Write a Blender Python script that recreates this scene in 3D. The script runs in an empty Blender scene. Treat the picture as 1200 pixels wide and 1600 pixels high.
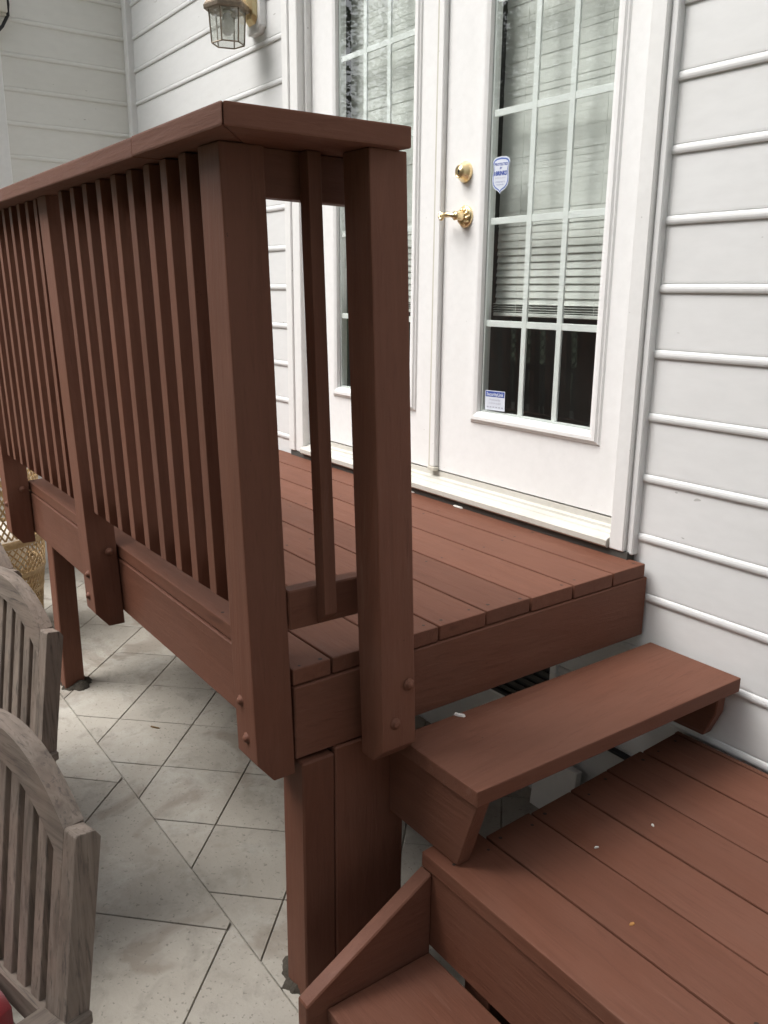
import bpy, bmesh, math, random
from mathutils import Vector, Matrix
random.seed(7)
R = math.radians
sc = bpy.context.scene
COL = sc.collection

# ------------------------------------------------------------------ camera, world, sun, exposure
def make_camera():
    yaw, pitch, roll = R(35.893), R(-14.671), R(0.503)
    h = Vector((-math.cos(yaw), math.sin(yaw), 0))
    f = Vector((h.x*math.cos(pitch), h.y*math.cos(pitch), math.sin(pitch)))
    r = h.cross(Vector((0, 0, 1))).normalized(); u = r.cross(f)
    r2 = r*math.cos(roll)+u*math.sin(roll); u2 = u*math.cos(roll)-r*math.sin(roll)
    cd = bpy.data.cameras.new('camera'); co = bpy.data.objects.new('camera', cd); COL.objects.link(co)
    m = Matrix((r2, u2, -f)).transposed().to_4x4(); m.translation = Vector((1.403, -1.937, 0.734))
    co.matrix_world = m
    cd.sensor_fit = 'VERTICAL'; cd.sensor_height = 24; cd.lens = 1319.08/1600*24
    cd.clip_start = 0.05; cd.clip_end = 500
    sc.camera = co
make_camera()

SUN_EL, SUN_AZ = R(56), R(208)      # azimuth: direction the light comes from, clockwise from +Y
w = bpy.data.worlds.new('World'); sc.world = w; w.use_nodes = True
nt = w.node_tree; nt.nodes.clear()
sky = nt.nodes.new('ShaderNodeTexSky'); sky.sky_type = 'NISHITA'; sky.sun_disc = False
sky.sun_elevation = SUN_EL; sky.sun_rotation = SUN_AZ; sky.air_density = 1.0; sky.dust_density = 4.0; sky.ozone_density = 1.0
hs = nt.nodes.new('ShaderNodeHueSaturation'); hs.inputs['Saturation'].default_value = 0.24
bg = nt.nodes.new('ShaderNodeBackground'); bg.inputs['Strength'].default_value = 0.135
wo = nt.nodes.new('ShaderNodeOutputWorld')
nt.links.new(sky.outputs[0], hs.inputs['Color']); nt.links.new(hs.outputs[0], bg.inputs[0]); nt.links.new(bg.outputs[0], wo.inputs[0])
sd = bpy.data.lights.new('sun', 'SUN'); sd.energy = 1.3; sd.angle = R(38); sd.color = (1.0, 0.97, 0.93)
so = bpy.data.objects.new('sun', sd); COL.objects.link(so)
frm = Vector((math.sin(SUN_AZ)*math.cos(SUN_EL), math.cos(SUN_AZ)*math.cos(SUN_EL), math.sin(SUN_EL)))
so.rotation_euler = frm.to_track_quat('Z', 'Y').to_euler(); so.location = frm*30
sc.view_settings.view_transform = 'Standard'; sc.view_settings.look = 'None'
sc.view_settings.gamma = 1; sc.view_settings.use_curve_mapping = False
sc.view_settings.exposure = 1.22
sc.render.engine = 'CYCLES'
sc.cycles.max_bounces = 10; sc.cycles.transparent_max_bounces = 16; sc.cycles.use_denoising = True
sc.cycles.sample_clamp_indirect = 6

# ------------------------------------------------------------------ helpers
def tag(o, label=None, cat=None, group=None, kind=None):
    if label: o['label'] = label
    if cat: o['category'] = cat
    if group: o['group'] = group
    if kind: o['kind'] = kind
    return o

def empty(name, loc=(0, 0, 0), rz=0, parent=None):
    o = bpy.data.objects.new(name, None); COL.objects.link(o)
    o.location = loc; o.rotation_euler = (0, 0, rz); o.empty_display_size = .1
    if parent: o.parent = parent
    return o

def link(name, me, m=None, parent=None, loc=(0, 0, 0)):
    o = bpy.data.objects.new(name, me); COL.objects.link(o); o.location = loc
    if m is not None and not me.materials: me.materials.append(m)
    if parent: o.parent = parent
    return o

def from_bm(name, bm, smooth=False):
    bmesh.ops.recalc_face_normals(bm, faces=bm.faces)
    me = bpy.data.meshes.new(name); bm.to_mesh(me); bm.free()
    if smooth:
        for p in me.polygons: p.use_smooth = True
    return me

def copy_tree(o, parent=None):
    c = o.copy(); COL.objects.link(c); c.parent = parent
    for ch in list(o.children): copy_tree(ch, c)
    return c

def add_prism(bm, bot, top, bev=0.0, seg=1):
    """closed solid between two polygons with the same number of corners"""
    n = len(bot)
    a = [bm.verts.new(p) for p in bot]; b = [bm.verts.new(p) for p in top]
    fs = [bm.faces.new(a[::-1]), bm.faces.new(b)]
    for i in range(n):
        fs.append(bm.faces.new((a[i], a[(i+1) % n], b[(i+1) % n], b[i])))
    if bev > 0:
        es = set()
        for f in fs:
            for e in f.edges: es.add(e)
        bmesh.ops.bevel(bm, geom=list(es), offset=bev, segments=seg, affect='EDGES', profile=.6, clamp_overlap=True)

def add_box(bm, lo, hi, bev=0.0, fn=None, seg=1):
    x0, y0, z0 = lo; x1, y1, z1 = hi
    b = [(x0, y0, z0), (x1, y0, z0), (x1, y1, z0), (x0, y1, z0)]
    t = [(x0, y0, z1), (x1, y0, z1), (x1, y1, z1), (x0, y1, z1)]
    if fn: b = [fn(*p) for p in b]; t = [fn(*p) for p in t]
    add_prism(bm, b, t, bev, seg)

def box(name, lo, hi, m, parent=None, bev=0.0, fn=None, seg=1):
    bm = bmesh.new(); add_box(bm, lo, hi, bev, fn, seg)
    return link(name, from_bm(name, bm), m, parent)

def prism(name, bot, top, m, parent=None, bev=0.0, seg=1):
    bm = bmesh.new(); add_prism(bm, bot, top, bev, seg)
    return link(name, from_bm(name, bm), m, parent)

def add_tube(bm, pts, rad, n=8, caps=True):
    pts = [Vector(p) for p in pts]; rings = []
    if not isinstance(rad, (list, tuple)): rad = [rad]*len(pts)
    for i, p in enumerate(pts):
        d = (pts[min(i+1, len(pts)-1)]-pts[max(i-1, 0)]).normalized()
        a = d.orthogonal().normalized() if abs(d.z) > .99 else d.cross(Vector((0, 0, 1))).normalized()
        b = d.cross(a)
        rings.append([bm.verts.new(p+(a*math.cos(2*math.pi*k/n)+b*math.sin(2*math.pi*k/n))*rad[i]) for k in range(n)])
    for i in range(len(rings)-1):
        for k in range(n):
            bm.faces.new((rings[i][k], rings[i][(k+1) % n], rings[i+1][(k+1) % n], rings[i+1][k]))
    if caps:
        bm.faces.new(rings[0][::-1]); bm.faces.new(rings[-1])

def add_lathe(bm, prof, n=16, fn=None):
    """prof: (radius, height) pairs about Z"""
    rings = []
    for r, z in prof:
        if r < 1e-5: rings.append([bm.verts.new(fn(0, 0, z) if fn else (0, 0, z))])
        else:
            ring = []
            for k in range(n):
                a = 2*math.pi*k/n; p = (r*math.cos(a), r*math.sin(a), z)
                ring.append(bm.verts.new(fn(*p) if fn else p))
            rings.append(ring)
    for i in range(len(rings)-1):
        A, B = rings[i], rings[i+1]
        for k in range(n):
            if len(A) == 1 and len(B) == 1: continue
            if len(A) == 1: bm.faces.new((A[0], B[(k+1) % n], B[k]))
            elif len(B) == 1: bm.faces.new((A[k], A[(k+1) % n], B[0]))
            else: bm.faces.new((A[k], A[(k+1) % n], B[(k+1) % n], B[k]))

# ------------------------------------------------------------------ materials
def mat(name):
    m = bpy.data.materials.new(name); m.use_nodes = True
    n = m.node_tree; b = n.nodes['Principled BSDF']
    return m, n, b
def N(nt, t, **kw):
    n = nt.nodes.new(t)
    for k, v in kw.items(): setattr(n, k, v)
    return n
def L(nt, a, b): nt.links.new(a, b)
def mixc(nt, fac, a, b, blend='MIX'):
    n = N(nt, 'ShaderNodeMix', data_type='RGBA', blend_type=blend)
    for s, v in ((0, fac), (6, a), (7, b)):
        if hasattr(v, 'is_linked') or hasattr(v, 'links'): L(nt, v, n.inputs[s])
        else: n.inputs[s].default_value = v if s == 0 else (*v, 1)
    return n.outputs[2]
def ramp(nt, src, p0, p1, c0=(0, 0, 0), c1=(1, 1, 1)):
    n = N(nt, 'ShaderNodeValToRGB'); n.color_ramp.elements[0].position = p0; n.color_ramp.elements[1].position = p1
    n.color_ramp.elements[0].color = (*c0, 1); n.color_ramp.elements[1].color = (*c1, 1)
    L(nt, src, n.inputs[0]); return n.outputs[0]
def coords(nt, scale=(1, 1, 1), jitter=True, loc=(0, 0, 0)):
    tc = N(nt, 'ShaderNodeTexCoord'); mp = N(nt, 'ShaderNodeMapping')
    mp.inputs['Scale'].default_value = scale; mp.inputs['Location'].default_value = loc
    src = tc.outputs['Object']
    if jitter:
        oi = N(nt, 'ShaderNodeObjectInfo')
        ml = N(nt, 'ShaderNodeVectorMath', operation='MULTIPLY'); ml.inputs[1].default_value = (13.1, 7.7, 9.3)
        cb = N(nt, 'ShaderNodeCombineXYZ')
        for i in range(3): L(nt, oi.outputs['Random'], cb.inputs[i])
        L(nt, cb.outputs[0], ml.inputs[0])
        ad = N(nt, 'ShaderNodeVectorMath', operation='ADD'); L(nt, src, ad.inputs[0]); L(nt, ml.outputs[0], ad.inputs[1]); src = ad.outputs[0]
    L(nt, src, mp.inputs[0]); return mp.outputs[0]
def noise(nt, vec, scale, detail=4, rough=.55, dist=0):
    n = N(nt, 'ShaderNodeTexNoise'); n.inputs['Scale'].default_value = scale; n.inputs['Detail'].default_value = detail
    n.inputs['Roughness'].default_value = rough; n.inputs['Distortion'].default_value = dist
    L(nt, vec, n.inputs['Vector']); return n.outputs['Fac']
def bump(nt, b, h, strength, dist=.002, prev=None):
    n = N(nt, 'ShaderNodeBump'); n.inputs['Strength'].default_value = strength; n.inputs['Distance'].default_value = dist
    L(nt, h, n.inputs['Height'])
    if prev: L(nt, prev, n.inputs['Normal'])
    L(nt, n.outputs[0], b.inputs['Normal']); return n.outputs[0]

def stain(axis):
    """brown solid deck stain over wood, grain along the given axis"""
    m, nt, b = mat('brown_stain_'+axis)
    st = {'x': (.09, 1, 1), 'y': (1, .09, 1), 'z': (1, 1, .09)}[axis]
    v = coords(nt, st); vu = coords(nt, (1, 1, 1))
    g = noise(nt, v, 90, 6, .68, .5); g2 = noise(nt, v, 24, 4, .6, 1.2); blot = noise(nt, vu, 4.2, 5, .62); fine = noise(nt, vu, 230, 2, .5)
    c = mixc(nt, ramp(nt, g2, .32, .68), (.136, .0525, .031), (.161, .064, .039))
    c = mixc(nt, ramp(nt, blot, .40, .80, (0,)*3, (.6,)*3), c, (.168, .081, .056))
    c = mixc(nt, ramp(nt, g, .54, .74, (0,)*3, (.6,)*3), c, (.105, .038, .024))
    kv = coords(nt, tuple(min(1, k_*3.2) for k_ in st)); kn = noise(nt, kv, 13, 1, .4, .3)
    c = mixc(nt, ramp(nt, kn, .785, .83, (0,)*3, (.6,)*3), c, (.050, .018, .011))
    dn = noise(nt, vu, 62, 3, .6)
    c = mixc(nt, ramp(nt, dn, .735, .765, (0,)*3, (.7,)*3), c, (.045, .020, .013))
    wn = noise(nt, v, 40, 4, .65, .2); wb = noise(nt, vu, 2.3, 3, .5)
    wm = N(nt, 'ShaderNodeMath', operation='MULTIPLY'); L(nt, ramp(nt, wn, .58, .72, (0,)*3, (.8,)*3), wm.inputs[0]); L(nt, ramp(nt, wb, .52, .66), wm.inputs[1])
    c = mixc(nt, wm.outputs[0], c, (.185, .090, .062))
    oi = N(nt, 'ShaderNodeObjectInfo')
    hv = N(nt, 'ShaderNodeHueSaturation'); mr = N(nt, 'ShaderNodeMapRange'); mr.inputs[3].default_value = .89; mr.inputs[4].default_value = 1.10
    L(nt, oi.outputs['Random'], mr.inputs[0]); L(nt, mr.outputs[0], hv.inputs['Value']); L(nt, c, hv.inputs['Color'])
    L(nt, hv.outputs[0], b.inputs['Base Color'])
    L(nt, ramp(nt, blot, .3, .7, (.55,)*3, (.75,)*3), b.inputs['Roughness'])
    b.inputs['Specular IOR Level'].default_value = .27
    p = bump(nt, b, g, .55, .0018); p = bump(nt, b, g2, .4, .004, p); p = bump(nt, b, blot, .25, .006, p); bump(nt, b, fine, .15, .0008, p)
    return m
STX, STY, STZ = stain('x'), stain('y'), stain('z')

def paint(name, col, rough=.45, grime=0.0, bumps=.05, gscale=3.0, gcol=(.36, .33, .27), axis=(1, 1, 1)):
    m, nt, b = mat(name)
    v = coords(nt, axis); n1 = noise(nt, v, gscale, 5, .65); n2 = noise(nt, v, 40, 3)
    c = mixc(nt, ramp(nt, n2, .35, .75), col, tuple(x*.955 for x in col))
    if grime: c = mixc(nt, ramp(nt, n1, .5, .85, (0,)*3, (grime,)*3), c, gcol)
    sp = noise(nt, v, 70, 1, .4)
    if grime: c = mixc(nt, ramp(nt, sp, .80, .815, (0,)*3, (.4,)*3), c, (.12, .10, .08))
    L(nt, c, b.inputs['Base Color']); b.inputs['Roughness'].default_value = rough
    b.inputs['Specular IOR Level'].default_value = .4
    p = bump(nt, b, n2, bumps, .002); bump(nt, b, n1, bumps*.8, .012, p)
    return m
M_SIDING = paint('siding_vinyl', (.735, .74, .738), .5, .14, .10, 2.2, (.46, .44, .38), (.35, 1, 1))
M_SIDING_SIDE = paint('siding_vinyl_side', (.735, .73, .69), .52, .20, .10, 2.2, (.44, .42, .35), (1, .35, 1))
M_TRIM = paint('white_trim', (.80, .80, .79), .42, .12, .05)
M_DOOR = paint('white_door', (.83, .83, .825), .40, .13, .05, 4.0, (.56, .54, .48))
M_SILL = paint('cream_sill', (.57, .555, .505), .5, .4, .06, 5, (.30, .27, .21))
M_SEAL = paint('weatherstrip', (.58, .56, .49), .55, .5, .06, 6, (.30, .26, .20))
M_GRILLE = paint('grille_white', (.88, .90, .90), .5)
M_BLIND = paint('blind_white', (.70, .71, .685), .55)
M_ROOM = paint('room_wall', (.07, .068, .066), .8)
M_FOUND = paint('foundation_concrete', (.66, .66, .645), .85, .35, .3, 4, (.2, .19, .17))
M_MORTAR = paint('dark_grime', (.075, .072, .065), .95, 0, .5)
M_BLACK = paint('black_rubber', (.015, .015, .016), .5)
M_PLASTIC = paint('beige_plastic', (.62, .60, .52), .45, .2)
M_WHITEBIT = paint('white_chip', (.78, .76, .72), .7)
M_PALE = paint('pale_board', (.62, .58, .52), .7, .2)

def simple(name, col, rough=.5, metal=0):
    m, nt, b = mat(name); b.inputs['Base Color'].default_value = (*col, 1); b.inputs['Roughness'].default_value = rough; b.inputs['Metallic'].default_value = metal
    return m, nt, b
def brass(name, col, rough, tarn):
    m, nt, b = mat(name); v = coords(nt); n1 = noise(nt, v, 60, 4, .6); 
    L(nt, mixc(nt, ramp(nt, n1, .4, .7), col, tarn), b.inputs['Base Color']); b.inputs['Metallic'].default_value = 1
    L(nt, ramp(nt, n1, .3, .75, (rough,)*3, (rough+.16,)*3), b.inputs['Roughness']); bump(nt, b, n1, .08, .001)
    return m
M_BRASS = brass('polished_brass', (.86, .70, .42), .27, (.76, .58, .31))
M_OLDBRASS = brass('aged_brass', (.27, .22, .17), .45, (.20, .165, .13))
M_BOLT = STZ
M_BLUE = simple('blue_print', (.035, .075, .33), .45)[0]
M_GREYP = simple('grey_print', (.36, .38, .46), .5)[0]
M_STICK = simple('sticker_white', (.66, .70, .78), .4)[0]
M_STEDGE = simple('sticker_edge', (.10, .17, .46), .4)[0]
M_BULB, nt, b = simple('frosted_bulb', (.85, .85, .83), .25); b.inputs['Transmission Weight'].default_value = .3
M_ORANGE = simple('orange_leaf', (.42, .20, .06), .8)[0]
M_DRYLEAF = simple('dry_leaf', (.16, .10, .05), .8)[0]

def pane_glass(name, ior, tint, dirty=.0):
    m = bpy.data.materials.new(name); m.use_nodes = True; nt = m.node_tree; nt.nodes.clear()
    o = N(nt, 'ShaderNodeOutputMaterial'); t = N(nt, 'ShaderNodeBsdfTransparent'); g = N(nt, 'ShaderNodeBsdfGlossy')
    t.inputs[0].default_value = (*tint, 1); g.inputs['Roughness'].default_value = .004; g.inputs[0].default_value = (1, 1, 1, 1)
    lw = N(nt, 'ShaderNodeLayerWeight'); lw.inputs[0].default_value = .5
    pw = N(nt, 'ShaderNodeMath', operation='POWER'); pw.inputs[1].default_value = 5; L(nt, lw.outputs['Facing'], pw.inputs[0])
    fr = N(nt, 'ShaderNodeMapRange'); fr.inputs[3].default_value = ior; fr.inputs[4].default_value = 1.0; L(nt, pw.outputs[0], fr.inputs[0])
    v = coords(nt); wob = noise(nt, v, 2.2, 1, .4); bp = N(nt, 'ShaderNodeBump'); bp.inputs['Strength'].default_value = .006; bp.inputs['Distance'].default_value = .02
    L(nt, wob, bp.inputs['Height']); L(nt, bp.outputs[0], g.inputs['Normal'])
    mx = N(nt, 'ShaderNodeMixShader'); L(nt, fr.outputs[0], mx.inputs[0]); L(nt, t.outputs[0], mx.inputs[1]); L(nt, g.outputs[0], mx.inputs[2])
    out = mx.outputs[0]
    if dirty:
        d = N(nt, 'ShaderNodeBsdfDiffuse'); d.inputs[0].default_value = (.62, .64, .60, 1)
        n1 = noise(nt, v, 3.5, 5, .6); mx2 = N(nt, 'ShaderNodeMixShader')
        L(nt, ramp(nt, n1, .35, .8, (dirty*.35,)*3, (dirty,)*3), mx2.inputs[0]); L(nt, out, mx2.inputs[1]); L(nt, d.outputs[0], mx2.inputs[2]); out = mx2.outputs[0]
    L(nt, out, o.inputs[0]); return m
M_GLASS = pane_glass('door_glass', .032, (.955, .97, .96), .016)
M_LGLASS = pane_glass('lantern_glass', .035, (.95, .955, .94), .22)

def concrete():
    m, nt, b = mat('patio_concrete'); v = coords(nt, (1, 1, 1), False)
    a = noise(nt, v, 1.6, 6, .62); d = noise(nt, v, 9, 5, .65, .5); f = noise(nt, v, 120, 3, .6); s = noise(nt, v, 26, 2, .5, 1.0)
    c = mixc(nt, ramp(nt, a, .35, .68), (.305, .278, .236), (.425, .396, .346))
    c = mixc(nt, ramp(nt, d, .52, .68, (0,)*3, (.6,)*3), c, (.225, .208, .175))
    st = noise(nt, v, 3.1, 4, .55, .6)
    c = mixc(nt, ramp(nt, st, .57, .64, (0,)*3, (.6,)*3), c, (.215, .18, .145))
    pit = noise(nt, v, 75, 2, .6); c = mixc(nt, ramp(nt, pit, .63, .69, (0,)*3, (.7,)*3), c, (.18, .165, .14)); big = noise(nt, v, 4.5, 6, .72, .3)
    c = mixc(nt, ramp(nt, big, .52, .66, (0,)*3, (.45,)*3), c, (.46, .445, .405))
    c = mixc(nt, ramp(nt, f, .55, .8, (0,)*3, (.35,)*3), c, (.25, .24, .22))
    oi = N(nt, 'ShaderNodeObjectInfo'); hv = N(nt, 'ShaderNodeHueSaturation'); mr = N(nt, 'ShaderNodeMapRange'); mr.inputs[3].default_value = .90; mr.inputs[4].default_value = 1.05
    L(nt, oi.outputs['Random'], mr.inputs[0]); L(nt, mr.outputs[0], hv.inputs['Value']); L(nt, c, hv.inputs['Color'])
    L(nt, hv.outputs[0], b.inputs['Base Color']); b.inputs['Roughness'].default_value = .82; b.inputs['Specular IOR Level'].default_value = .3
    p = bump(nt, b, f, .25, .002); p = bump(nt, b, d, .35, .006, p); bump(nt, b, pit, .35, .003, p)
    return m
M_CONC = concrete()

def teak(axis):
    m, nt, b = mat('weathered_teak_'+axis)
    st = {'x': (.07, 1, 1), 'y': (1, .07, 1), 'z': (1, 1, .07)}[axis]
    v = coords(nt, st); vu = coords(nt)
    g = noise(nt, v, 130, 5, .7, .5); g2 = noise(nt, v, 34, 4, .6, 1.0); bl = noise(nt, vu, 7, 4, .6)
    c = mixc(nt, ramp(nt, g2, .32, .7), (.122, .097, .080), (.250, .206, .172))
    c = mixc(nt, ramp(nt, bl, .45, .7, (0,)*3, (.6,)*3), c, (.27, .205, .165))
    c = mixc(nt, ramp(nt, g, .52, .70), c, (.085, .07, .061))
    L(nt, c, b.inputs['Base Color']); b.inputs['Roughness'].default_value = .85; b.inputs['Specular IOR Level'].default_value = .25
    p = bump(nt, b, g, .5, .0015); bump(nt, b, g2, .3, .003, p)
    return m
TKX, TKY, TKZ = teak('x'), teak('y'), teak('z')

def cloth_red():
    m, nt, b = mat('red_cloth'); v = coords(nt); n1 = noise(nt, v, 300, 2); n2 = noise(nt, v, 6, 3)
    L(nt, mixc(nt, ramp(nt, n2, .35, .7), (.40, .035, .045), (.48, .06, .065)), b.inputs['Base Color']); b.inputs['Roughness'].default_value = .9
    b.inputs['Sheen Weight'].default_value = .25; p = bump(nt, b, n1, .3, .001); bump(nt, b, n2, .3, .01, p); return m
M_RED = cloth_red()
def wicker():
    m, nt, b = mat('wicker_cane'); v = coords(nt); n1 = noise(nt, v, 50, 3); n2 = noise(nt, v, 6, 2)
    L(nt, mixc(nt, ramp(nt, n1, .3, .75), (.37, .23, .10), (.54, .38, .19)), b.inputs['Base Color']); b.inputs['Roughness'].default_value = .55
    bump(nt, b, n1, .2, .002); return m
M_CANE = wicker()
def ground_mat(name, a, c2, s, bmp=.5):
    m, nt, b = mat(name); v = coords(nt, (1, 1, 1), False); n1 = noise(nt, v, s, 6, .65); n2 = noise(nt, v, s*12, 4, .6)
    c = mixc(nt, ramp(nt, n1, .35, .7), a, c2); c = mixc(nt, ramp(nt, n2, .45, .75, (0,)*3, (.6,)*3), c, tuple(x*.5 for x in a))
    L(nt, c, b.inputs['Base Color']); b.inputs['Roughness'].default_value = .95; bump(nt, b, n2, bmp, .02); return m
M_LAWN = ground_mat('lawn_grass', (.045, .075, .02), (.075, .10, .035), 1.2)
M_SOIL = ground_mat('dark_soil', (.07, .06, .046), (.12, .10, .075), 30, .8)
M_BARK = ground_mat('bark', (.10, .08, .06), (.06, .048, .038), 6, 1)
M_FENCE = ground_mat('dark_fence_wood', (.10, .075, .058), (.15, .115, .09), 3, .3)
M_ROOF = ground_mat('roof_shingle', (.09, .085, .08), (.13, .12, .115), 8, .5)
def leafm(name, a, c2):
    m, nt, b = mat(name); v = coords(nt, (1, 1, 1), False); n1 = noise(nt, v, 2.0, 3)
    L(nt, mixc(nt, ramp(nt, n1, .35, .65), a, c2), b.inputs['Base Color']); b.inputs['Roughness'].default_value = .6
    b.inputs['Transmission Weight'].default_value = 0; return m
M_LEAF = [leafm('leaf_dark', (.035, .065, .018), (.055, .09, .025)), leafm('leaf_mid', (.05, .085, .022), (.085, .12, .035))]

# ------------------------------------------------------------------ ground and patio
GZ = -0.935
lawn = box('lawn', (-70, -70, GZ-.30), (70, 70, GZ-.06), M_LAWN); tag(lawn, kind='structure')
patio = box('patio', (-6.5, -3.16, GZ-.05), (4.5, .02, GZ-.008), M_CONC); tag(patio, kind='structure')
BY = -1.1265                                   # joint that runs parallel to the house wall
def clip(poly, sign, c, ax):
    out = []
    for i in range(len(poly)):
        p, q = poly[i], poly[(i+1) % len(poly)]
        dp, dq = (p[ax]-c)*sign, (q[ax]-c)*sign
        if dp >= 0: out.append(p)
        if dp*dq < 0:
            t = dp/(dp-dq); out.append((p[0]+(q[0]-p[0])*t, p[1]+(q[1]-p[1])*t))
    return out
def area(p): return .5*abs(sum(p[i][0]*p[(i+1) % len(p)][1]-p[(i+1) % len(p)][0]*p[i][1] for i in range(len(p))))
def shrink(poly, d):
    """inset a convex polygon by d"""
    n = len(poly); s = sum(poly[i][0]*poly[(i+1) % n][1]-poly[(i+1) % n][0]*poly[i][1] for i in range(n))
    if s < 0: poly = poly[::-1]
    res = poly
    for i in range(n):
        a, b_ = Vector(poly[i]), Vector(poly[(i+1) % n]); e = b_-a
        if e.length < 1e-6: continue
        nrm = Vector((-e.y, e.x)).normalized(); c = nrm.dot(a)+d; out = []
        for k in range(len(res)):
            p, q = Vector(res[k]), Vector(res[(k+1) % len(res)]); dp, dq = nrm.dot(p)-c, nrm.dot(q)-c
            if dp >= 0: out.append(tuple(p))
            if dp*dq < 0: out.append(tuple(p+(q-p)*(dp/(dp-dq))))
        res = out
        if len(res) < 3: return []
    return res
def tiles(ang, pitch, o1, o2, keep, xr, yr):
    """square scored slabs; o1/o2 offsets of joint lines along the two normals"""
    d1 = Vector((math.cos(ang), math.sin(ang))); n1 = Vector((-d1.y, d1.x))      # joints parallel to d1 sit at n1 = o1 + k*pitch
    for i in range(-40, 40):
        for j in range(-40, 40):
            A0, A1 = o1+i*pitch, o1+(i+1)*pitch; B0, B1 = o2+j*pitch, o2+(j+1)*pitch
            cor = [n1*a+d1*b_ for a, b_ in ((A0, B0), (A1, B0), (A1, B1), (A0, B1))]
            c = sum(cor, Vector((0, 0)))/4
            if not (xr[0]-.5 < c.x < xr[1]+.5 and yr[0]-.5 < c.y < yr[1]+.5): continue
            poly = [tuple(p) for p in cor]
            for sg, cc, ax in ((1, xr[0], 0), (-1, xr[1], 0), (1, yr[0], 1), (-1, yr[1], 1)):
                poly = clip(poly, sg, cc, ax)
                if len(poly) < 3: break
            if len(poly) < 3 or area(poly) < .0015: continue
            poly = shrink(poly, .0021)
            if len(poly) < 3: continue
            cl = [poly[0]]
            for p in poly[1:]:
                if (Vector(p)-Vector(cl[-1])).length > .004: cl.append(p)
            if len(cl) > 2 and (Vector(cl[0])-Vector(cl[-1])).length < .004: cl.pop()
            if len(cl) < 3: continue
            dz = random.uniform(-.0006, .0006)
            prism('tile', [(x, y, GZ-.0075) for x, y in cl], [(x, y, GZ+dz) for x, y in cl], M_CONC, patio, .0012)
# small tiles under the deck, joints at 46 degrees
tiles(R(46.2), .3045, .232, -1.588+.0, None, (-4.3, .75), (BY, .012))
# larger slabs outside, joints at 45 degrees
tiles(R(45.2), .61, .0787, -1.70, None, (-4.3, .75), (-3.1, BY))
box('border_slab', (-6.4, -3.1, GZ-.0075), (-4.304, .012, GZ), M_CONC, patio, .0012)
box('border_slab', (.754, -3.1, GZ-.0075), (4.4, .012, GZ), M_CONC, patio, .0012)

# ------------------------------------------------------------------ house
house = empty('house', (-1, 0, GZ)); tag(house, 'pale grey clapboard house with white glazed double doors behind the deck', 'house')
def H(o):
    o.parent = house; o.matrix_parent_inverse = Matrix.Translation((1, 0, -GZ)); return o
XC = -3.80                                     # inside corner
Z0, DZ = 1.245, .17                            # lower edges of the siding courses
def siding_mesh(name, length, axis):
    # profile (out, z): z measured from the course's lower edge
    prof = [(-.020, 0.005), (-.003, 0.0), (.002, .0012), (.0038, .006), (.0043, .011), (.0034, .0165), (.0015, .0205), (-.0010, .0218), (-.0026, .0228), (-.0010, .0250), (-.0006, .030), (-.0030, .172), (-.020, .172)]
    bm = bmesh.new()
    if axis == 'x': f = lambda t, p: (t, -p[0], p[1])
    else: f = lambda t, p: (p[0], t, p[1])
    a = [bm.verts.new(f(0, p)) for p in prof]; b_ = [bm.verts.new(f(length, p)) for p in prof]; n = len(prof)
    for i in range(n): bm.faces.new((a[i], a[(i+1) % n], b_[(i+1) % n], b_[i]))
    bm.faces.new(a); bm.faces.new(b_[::-1])
    me = from_bm(name, bm)
    for p in me.polygons: p.use_smooth = False
    return me
def courses(x0, x1, zlo, zhi, axis='x', at=0.0):
    m = M_SIDING if axis == 'x' else M_SIDING_SIDE
    me = siding_mesh('siding_board', x1-x0, axis); me.materials.append(m)
    k = -20
    while True:
        z = Z0+k*DZ; k += 1
        if z < zlo-.001: continue
        if z > zhi: break
        o = link('siding_board', me, m, house, (x0, at, z) if axis == 'x' else (at, x0, z)); H(o)
        o.rotation_euler = (0, random.uniform(-.0006, .0006), 0) if axis == 'x' else (random.uniform(-.0006, .0006), 0, 0)
courses(-.044, 4.2, -.63, 3.0)                  # right of the doors
courses(XC+.052, -1.984, -.63, 3.0)              # left of the doors
courses(-1.30, -.034, -.63, 3.0, 'y', XC)       # wall that comes forward at the far end
# above and below the door
me = siding_mesh('siding_board', 1.938, 'x'); me.materials.append(M_SIDING)
for k in (6, 7, 8, 9, 10):
    if Z0+k*DZ > 2.2: H(link('siding_board', me, M_SIDING, house, (-1.983, 0, Z0+k*DZ)))
for k in (-8, -9, -10, -11):
    H(link('siding_board', me, M_SIDING, house, (-1.983, 0, Z0+k*DZ)))
H(box('wall', (-.05, .026, -.60), (4.2, .24, 3.20), M_SIDING))
H(box('wall', (XC-.2, .026, -.60), (-1.96, .24, 3.20), M_SIDING))
H(box('wall', (-1.959, .026, 2.20), (-.051, .24, 3.20), M_SIDING))
H(box('wall', (-1.959, .026, -.60), (-.051, .24, .015), M_SIDING))
H(box('wall', (XC-.24, -1.31, -.60), (XC-.026, .025, 3.20), M_SIDING_SIDE))
H(box('foundation', (XC-.2, .012, GZ-.2), (4.2, .23, -.622), M_FOUND))
H(box('foundation', (XC-.23, -1.30, GZ-.2), (XC-.012, .011, -.622), M_FOUND))
H(box('corner_trim', (XC-.012, -.034, -.62), (XC+.052, .012, 3.18), M_TRIM, None, .004))
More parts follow.
